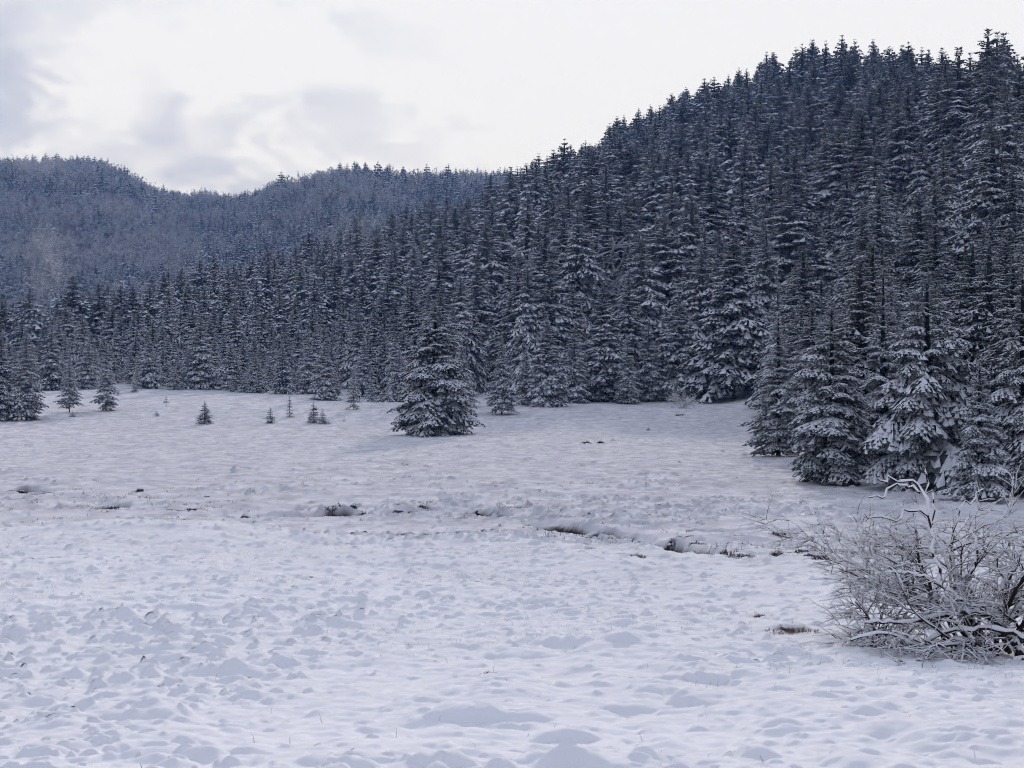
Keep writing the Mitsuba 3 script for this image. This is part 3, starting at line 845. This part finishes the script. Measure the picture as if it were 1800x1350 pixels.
def shrub(key, seed, stems, label, max_depth=3, snowy=.012):
    """stems: (base xyz, direction, length, radius). Every stem with its branches is a part; twigs and their snow go with the stem they grow on."""
    labels[key] = {'label': label, 'category': 'shrub'}
    r = np.random.default_rng(seed)
    n = 0
    for i, (b, d, L, rad) in enumerate(stems):
        wood, snow = [], []
        grow(r, np.array(b, float), norm(np.array(d, float)), L, rad, 0, wood, snow, max_depth, snowy)
        big, twig, sn = Mesh(), Mesh(), Mesh()
        for pts, rads, depth in wood:
            if depth <= 1:
                tube_add(big, pts, rads, 6, WOOD_DARK * r.uniform(.8, 1.3))
            else:
                tube_add(twig, pts, rads, 3, WOOD_DARK * r.uniform(1.2, 2.2) + .012)
        for pts, rads, depth in snow:
            tube_add(sn, pts, rads, 6 if depth <= 1 else (5 if depth == 2 else 4), SHRUB_SNOW * r.uniform(.9, 1.0))
        nm = name_no('branch', i)
        scene[f'{key}__{nm}'] = big.ply('mat_wood', smooth=True)
        scene[f'{key}__{nm}__twigs'] = twig.ply('mat_wood', smooth=True)
        labels[f'{key}__{nm}__twigs'] = {'kind': 'stuff'}
        scene[f'{key}__{nm}__snow'] = sn.ply('mat_wood', smooth=True)
        n += sum(len(f) for f in big.f) + sum(len(f) for f in twig.f) + sum(len(f) for f in sn.f)
    return n


g0 = on_ground(1715, 1155)
k = g0[1] / FPX       # metres per photograph pixel at the shrub


def rel(px, py, dy=0.0):
    """A point above the shrub's foot, given as it lies in the photograph, dy metres behind its plane."""
    return g0 + np.array([(px - 1715) * k, dy, (1155 - py) * k])


def stem(b, t, L, rad, dyb=0.0, dyt=0.0):
    pb, pt = rel(*b, dyb), rel(*t, dyt)
    return pb, pt - pb + np.array([0, 0, .12]), L * 1.10 * np.linalg.norm(pt - pb), rad * 1.12


big_stems = [
    stem((1760, 1165), (1690, 1050), 1.0, .042, .1, .2), stem((1750, 1160), (1600, 1090), 1.15, .030, 0, -.4), 
    stem((1740, 1150), (1620, 920), .85, .028, .2, .5), stem((1765, 1150), (1750, 910), .85, .028, .2, .3), stem((1775, 1150), (1850, 960), .9, .028, .2, 0),
    stem((1700, 1150), (1560, 1000), .85, .024, .2, -.2), stem((1720, 1140), (1520, 950), .85, .022, .3, .6), stem((1780, 1150), (1700, 960), .8, .024, .1, -.6),
      stem((1730, 1150), (1660, 950), .8, .024, .4, 1.0),
    stem((1700, 1150), (1500, 1010), .95, .021, .3, .9), stem((1770, 1150), (1800, 900), .9, .024, .4, .9), stem((1690, 1150), (1580, 910), .85, .021, .5, 1.2),
    stem((1740, 1155), (1640, 1010), .9, .022, -.1, -.7), stem((1780, 1155), (1760, 1020), .9, .022, -.1, -.7),
]
n_shrub = shrub('bare_shrub', 43, big_stems, 'wide bare shrub with every twig carrying snow, at the right edge of the foreground', max_depth=3, snowy=.014)
left_stems = [stem((1560, 1150), (1480, 1075), .9, .013, .1, 0), stem((1565, 1150), (1560, 1030), .9, .013, .1, .2), stem((1575, 1150), (1630, 1060), .9, .012, 0, .1), stem((1570, 1150), (1520, 1020), .9, .012, .2, .5)]
n_shrub += shrub('bare_shrub_001', 34, left_stems, 'small low bare shrub at the left foot of the wide one, over brown grass', max_depth=2, snowy=.010)
# the heavy lower limbs of the shrub, bowed to the ground, dark below and white on top
for i, (path, rad, dy) in enumerate((([(1797, 1167), (1765, 1120), (1725, 1079), (1690, 1068), (1656, 1070)], .046, -.2), ([(1780, 1112), (1730, 1095), (1681, 1092), (1628, 1098), (1590, 1120), (1531, 1098), (1475, 1111)], .023, -.5),
                                     ([(1810, 1146), (1770, 1140), (1735, 1146), (1700, 1153)], .028, -.6), ([(1618, 1158), (1603, 1138), (1590, 1120), (1570, 1104), (1545, 1096)], .017, -.5), ([(1660, 1072), (1634, 1075), (1568, 1085), (1530, 1084), (1496, 1090)], .020, -.3),
                                     ([(1675, 1096), (1684, 1112), (1682, 1124), (1690, 1150)], .012, -.5), ([(1653, 1085), (1643, 1050), (1650, 1004), (1637, 965), (1640, 925)], .020, 0), ([(1753, 1117), (1775, 1085), (1800, 1060), (1830, 1040)], .030, 0),
                                     ([(1700, 1085), (1690, 1030), (1720, 985), (1712, 930)], .018, .1), ([(1740, 1090), (1650, 1030), (1600, 1005), (1550, 1000)], .018, -.2), ([(1760, 1100), (1770, 1020), (1800, 975), (1830, 960)], .018, .1))):
    P = np.array([rel(px, py, dy) for px, py in path])
    n = 22
    P = PchipInterpolator(np.linspace(0, 1, len(P)), P)(np.linspace(0, 1, n))
    rg = np.random.default_rng(900 + i)
    P[1:-1] += rg.normal(0, .010, (n - 2, 3))
    rr = rad * np.linspace(1.15, .5, n)
    bw, bs = Mesh(), Mesh()
    tube_add(bw, P, rr, 7, WOOD_DARK * rg.uniform(.8, 1.2))
    tube_add(bs, P + np.array([0, 0, 1.0]) * (rr * .75)[:, None], (rr * .85 + .007) * (1 + .25 * np.sin(np.arange(n) * 1.7 + i)), 7, SHRUB_SNOW)
    nm = name_no('limb', i)
    scene[f'bare_shrub__{nm}'] = bw.ply('mat_wood', smooth=True)
    scene[f'bare_shrub__{nm}__snow'] = bs.ply('mat_wood', smooth=True)
# snowy dead limb sticking out of the top of the shrub
tops = [stem((1660, 935), (1640, 860), 1.0, .020, .4, .4)]
labels['broken_limb'] = {'label': 'crooked limb under thick snow sticking out over the top of the wide bare shrub', 'category': 'branch'}
mw, ms = Mesh(), Mesh()
for path, rad in (([(1715, 1110), (1690, 1000), (1662, 930), (1640, 872), (1612, 850), (1585, 845), (1568, 850)], .016), ([(1640, 872), (1615, 862), (1590, 868), (1565, 880), (1548, 880)], .012),
                  ([(1655, 915), (1620, 905), (1590, 925), (1560, 915), (1540, 910)], .011), ([(1662, 930), (1668, 890), (1650, 858), (1649, 825)], .009), ([(1712, 1060), (1690, 960), (1720, 895), (1745, 880), (1756, 866)], .010)):
    P = np.array([rel(px, py, .5) for px, py in path])
    q = np.linspace(0, 1, 14)
    P = PchipInterpolator(np.linspace(0, 1, len(P)), P)(q)
    P[1:-1] += np.random.default_rng(int(rad * 1e5)).normal(0, .026, (12, 3))
    rr = rad * .95 * np.linspace(1.1, .6, 14)
    tube_add(mw, P, rr, 6, WOOD_DARK)
    wob = 1 + .35 * np.sin(np.arange(14) * 2.1 + rad * 900)
    tube_add(ms, P + np.array([0, 0, 1.0]) * (rr * 1.0)[:, None], rr * 1.25 * wob, 7, SHRUB_SNOW)
scene['broken_limb__wood'] = mw.ply('mat_wood', smooth=True)
scene['broken_limb__snow'] = ms.ply('mat_wood', smooth=True)

# pale frosted shrub at the wood edge
g1 = on_ground(1200, 718)
kk = g1[1] / FPX
st = [(g1 + np.array([r_ * .3, 0, 0]), np.array([r_, q_, 1.5]), 1.9, .03) for r_, q_ in ((-1.2, .2), (-.6, -.5), (0, .4), (.5, -.3), (1.1, .2), (.2, -.8), (-.3, .7))]
shrub('frosted_shrub', 35, st, 'small pale frosted shrub in front of the wide spruce at the wood edge', max_depth=2, snowy=.05)

# ----------------------------------------------------------------------------------------------------------------
# dead grass and dark tussocks
STRAW = np.array([0.26, 0.21, 0.155])


def blades(m, r, x, y, z, h, lean, w, color, jitter=.25):
    n = len(x)
    a = r.uniform(0, 2 * np.pi, n)
    b = np.stack([x, y, z], -1)
    mid = b + np.stack([np.cos(a) * lean * h * .35, np.sin(a) * lean * h * .35, h * .62], -1)
    tip = b + np.stack([np.cos(a) * lean * h, np.sin(a) * lean * h, h * r.uniform(.55, 1.0, n)], -1)
    s = np.stack([np.cos(a + 1.57), np.sin(a + 1.57), 0 * a], -1) * w[:, None]
    v = np.stack([b - s, b + s, mid + s * .7, mid - s * .7, tip], 1)
    i = (np.arange(n) * 5)[:, None]
    f = np.concatenate([i + [0, 1, 2], i + [0, 2, 3], i + [3, 2, 4]], 0)
    c = np.repeat((color * r.uniform(1 - jitter, 1 + jitter, (n, 1)))[:, None], 5, 1).reshape(-1, 3)
    m.add(v.reshape(-1, 3), f, c)


r = np.random.default_rng(55)
m = Mesh()
N = 11000
d = np.sqrt(r.uniform(7.0 ** 2, 30.0 ** 2, N * 3))
a = r.uniform(math.radians(-21.5), math.radians(21.5), N * 3)
x, y = np.sin(a) * d, np.cos(a) * d
dens = meshkit.fbm(np.stack([x / 2.6, y / 2.6, 0 * x], -1), 3, 401) + .16 * np.clip((d - 14) / 6, -1, 1)
ok = r.random(len(x)) < np.clip((dens - .52) * 2.2, .01, 1)
x, y = x[ok][:N], y[ok][:N]
blades(m, r, x, y, ground_height(x, y) - .02, r.uniform(.035, .10, len(x)), r.uniform(.4, 1.6, len(x)), r.uniform(.0015, .0032, len(x)), STRAW * .9 + TREE_SNOW * .30)
scene['dry_grass'] = m.ply('mat_wood')
labels['dry_grass'] = {'label': 'thin frosted grass blades poking through the snow of the foreground', 'category': 'grass', 'kind': 'stuff'}

# heath stems and sedge showing through the thin snow of the wet strip
m = Mesh()
N = 2600
a = r.uniform(math.radians(-21), math.radians(21), N * 6)
dd_ = CREST(a) + 5 + 34 * r.random(N * 6) ** 1.3
x, y = np.sin(a) * dd_, np.cos(a) * dd_
near_ditch = np.exp(-(DITCH_TREE.query(np.stack([x, y], -1))[0] / 3.2) ** 2)
dens = meshkit.fbm(np.stack([x / 1.6, y / 2.2, 0 * x], -1), 3, 402)
ok = r.random(len(x)) < np.clip((dens - .50) * 2.4, 0, 1) * (.16 + .84 * near_ditch)
x, y = np.repeat(x[ok][:N], 9), np.repeat(y[ok][:N], 9)
spread = np.repeat(r.uniform(.03, .16, len(x) // 9), 9)
x, y = x + r.normal(0, 1, len(x)) * spread, y + r.normal(0, .6, len(x)) * spread
blades(m, r, x, y, ground_height(x, y) - .03, r.uniform(.05, .16, len(x)), r.uniform(.3, 1.4, len(x)), r.uniform(.004, .010, len(x)), SOIL * 2.0 + TREE_SNOW * .03, .6)
scene['heath'] = m.ply('mat_wood')
labels['heath'] = {'label': 'brown heath stems showing through thin snow on the wet strip along the ditch', 'category': 'heath', 'kind': 'stuff'}

DITCHES = ((100, 'near the left edge of the picture'), (400, 'on the left, below the two leftmost saplings'), (560, 'between the two dark patches left of the middle'), (660, 'in the darkest patch of the ditch left of the middle'),
           (800, 'just right of the darkest patch of the ditch'), (960, 'in the middle of the picture'), (1200, 'right of the middle, where the ditch bends nearer'), (1345, 'on the right stretch of the ditch'), (9999, 'at the ditch close to the bare shrub'))


def ditch_label(px):
    t = next(t for e, t in DITCHES if px < e)
    return 'dark heath tussock ' + t, 'dark heath tussocks ' + t


TUSS = []   # (px, py, radius m, height m, label)
for px, py in ((22, 861), (38, 862), (68, 866), (180, 887), (196, 889), (246, 862), (360, 873), (300, 898), (338, 896), (432, 908), (582, 902), (600, 905), (622, 901), (640, 903), (690, 906), (700, 901), (745, 897),
               (840, 898), (866, 904), (985, 926), (1035, 934), (1050, 936), (932, 947), (1038, 962), (1150, 954), (1166, 958), (1178, 956), (1225, 960), (1285, 968), (1303, 971), (1370, 944), (1364, 975), (1415, 974), (1428, 979),
               (1446, 982), (1120, 972), (1545, 960)):
    g = on_ground(px, py)
    TUSS.append((g, r.uniform(.10, .25), r.uniform(.12, .27), *ditch_label(px)))
for i, (px, py, rad, h, lab) in enumerate(((1392, 1122, .26, .16, 'rust-brown grass hummock bare of snow, left of the wide bare shrub'), (1540, 1146, .30, .20, 'clump of yellow-brown grass under the left foot of the bare shrub'),
                                           (1600, 1152, .26, .16, 'second clump of pale brown grass under the bare shrub, towards its middle'), (1334, 1094, .10, .10, 'small dark tuft in the snow just above the rust-brown hummock'),
                                           (545, 1012, .07, .07, 'dark grass tuft alone on the bright snow left of the middle'), (860, 1188, .08, .07, 'tiny green tuft under a cap of snow in the middle foreground'),
                                           (1195, 730, .5, .3, 'dark tuft on the far snow below the pale frosted shrub'), (1030, 780, .35, .3, 'left one of two tiny dark tufts on the far meadow'), (1056, 780, .3, .3, 'right one of two tiny dark tufts on the far meadow'))):
    TUSS.append((on_ground(px, py), rad, h, lab, None))
for g, rad, h, lab, grp in TUSS:
    key = new_key('grass_tussock')
    labels[key] = {'label': lab, 'category': 'grass tuft'}
    if grp:
        labels[key]['group'] = grp
    n = 150
    rr, aa = rad * np.sqrt(r.random(n)), r.uniform(0, 6.283, n)
    x, y = g[0] + np.cos(aa) * rr * r.uniform(.9, 1.5), g[1] + np.sin(aa) * rr
    zz = ground_height(x, y) - .03
    col = (STRAW * np.array([.8, .65, .55]) if not grp and g[1] < 30 else SOIL * 1.3)
    bm, sm = Mesh(), Mesh()
    blades(bm, r, x, y, zz, h * r.uniform(.35, 1.1, n) * (1.05 - (rr / rad) ** 2 * .75), r.uniform(.3, 1.2, n), np.full(n, .006 + g[1] * .00012), col, .5)
    scene[key + '__blades'] = bm.ply('mat_wood')
    labels[key + '__blades'] = {'kind': 'stuff'}
    s = trimesh.creation.icosphere(2, 1.0)
    sv = s.vertices * np.array([rad * r.uniform(.4, .9), rad * .55, h * .22]) * (1 + .5 * (meshkit.fbm(s.vertices * 2.2 + g, 2, 3) - .5))[:, None]
    sm.add(sv + np.array([g[0], g[1] + rad * .55, zz.mean() + h * .5]), s.faces, SNOW * .97)
    scene[key + '__snow_cap'] = sm.ply('mat_wood', smooth=True)

# ----------------------------------------------------------------------------------------------------------------
# the air


def wisp(name, px, py, d, wpx, hpx, sigma, seed, label):
    k = d / FPX
    c = np.array([(px - 900) * k, d, EYE + (690 - py) * k])
    w, h = wpx * k, hpx * k
    n = 32
    g = (np.arange(n) + .5) / n * 2 - 1
    Z, Yg, Xg = np.meshgrid(g, g, g, indexing='ij')
    p = np.stack([Xg + .35 * Z, Yg, Z], -1)
    r2 = (Xg + .25 * Z) ** 2 * 1.25 + Yg ** 2 + Z ** 2
    dens = np.clip(1 - r2, 0, 1) * np.clip((meshkit.fbm(p * np.array([2.6, 2.6, 1.5]) + seed, 4, seed) - .42) * 4.5, 0, 1) ** 1.3
    to = T().translate([float(v) for v in c - np.array([w / 2, w / 2, h / 2])]).scale([float(w), float(w), float(h)])
    scene[name] = {'type': 'cube', 'to_world': T().translate([float(v) for v in c]).scale([float(w / 2), float(w / 2), float(h / 2)]), 'bsdf': {'type': 'null'},
                   'interior': {'type': 'heterogeneous', 'albedo': {'type': 'rgb', 'value': [.95, .95, .96]}, 'scale': sigma,
                                'sigma_t': {'type': 'gridvolume', 'grid': mi.VolumeGrid(dens.astype(np.float32)[..., None]), 'to_world': to, 'filter_type': 'trilinear', 'wrap_mode': 'clamp'}},
                   'exterior': {'type': 'ref', 'id': 'haze_air'}}
    labels[name] = {'label': label, 'category': 'mist', 'kind': 'stuff'}


wisp('mist', 85, 455, 690, 150, 170, .012, 3, 'pale wisp of mist rising out of the wood at the left')
wisp('mist_001', 84, 305, 1500, 140, 90, .012, 8, 'faint wisp of mist in front of the top of the left hill')
zlo, zhi = float(gv[:, 2].min()) - 2, float(max(gv[:, 2].max() + 30, 60))
scene['haze'] = {'type': 'cube', 'to_world': T().translate([0, 0, (zlo + zhi) / 2]).scale([3800, 3800, (zhi - zlo) / 2]), 'bsdf': {'type': 'null'}, 'interior': {'type': 'ref', 'id': 'haze_air'}}
labels['haze'] = {'label': 'thin cold haze that turns the far hills blue', 'category': 'haze', 'kind': 'stuff'}
print('unique tris', sum(len(w[1]) for w in meshkit.WRITTEN.values()), 'ground', N_TRI_GROUND, 'trees', len(X), 'single', int(single.sum()), 'wood tris', tri_total, 'shrub', n_shrub, 'counts', count, TREE_COUNT)
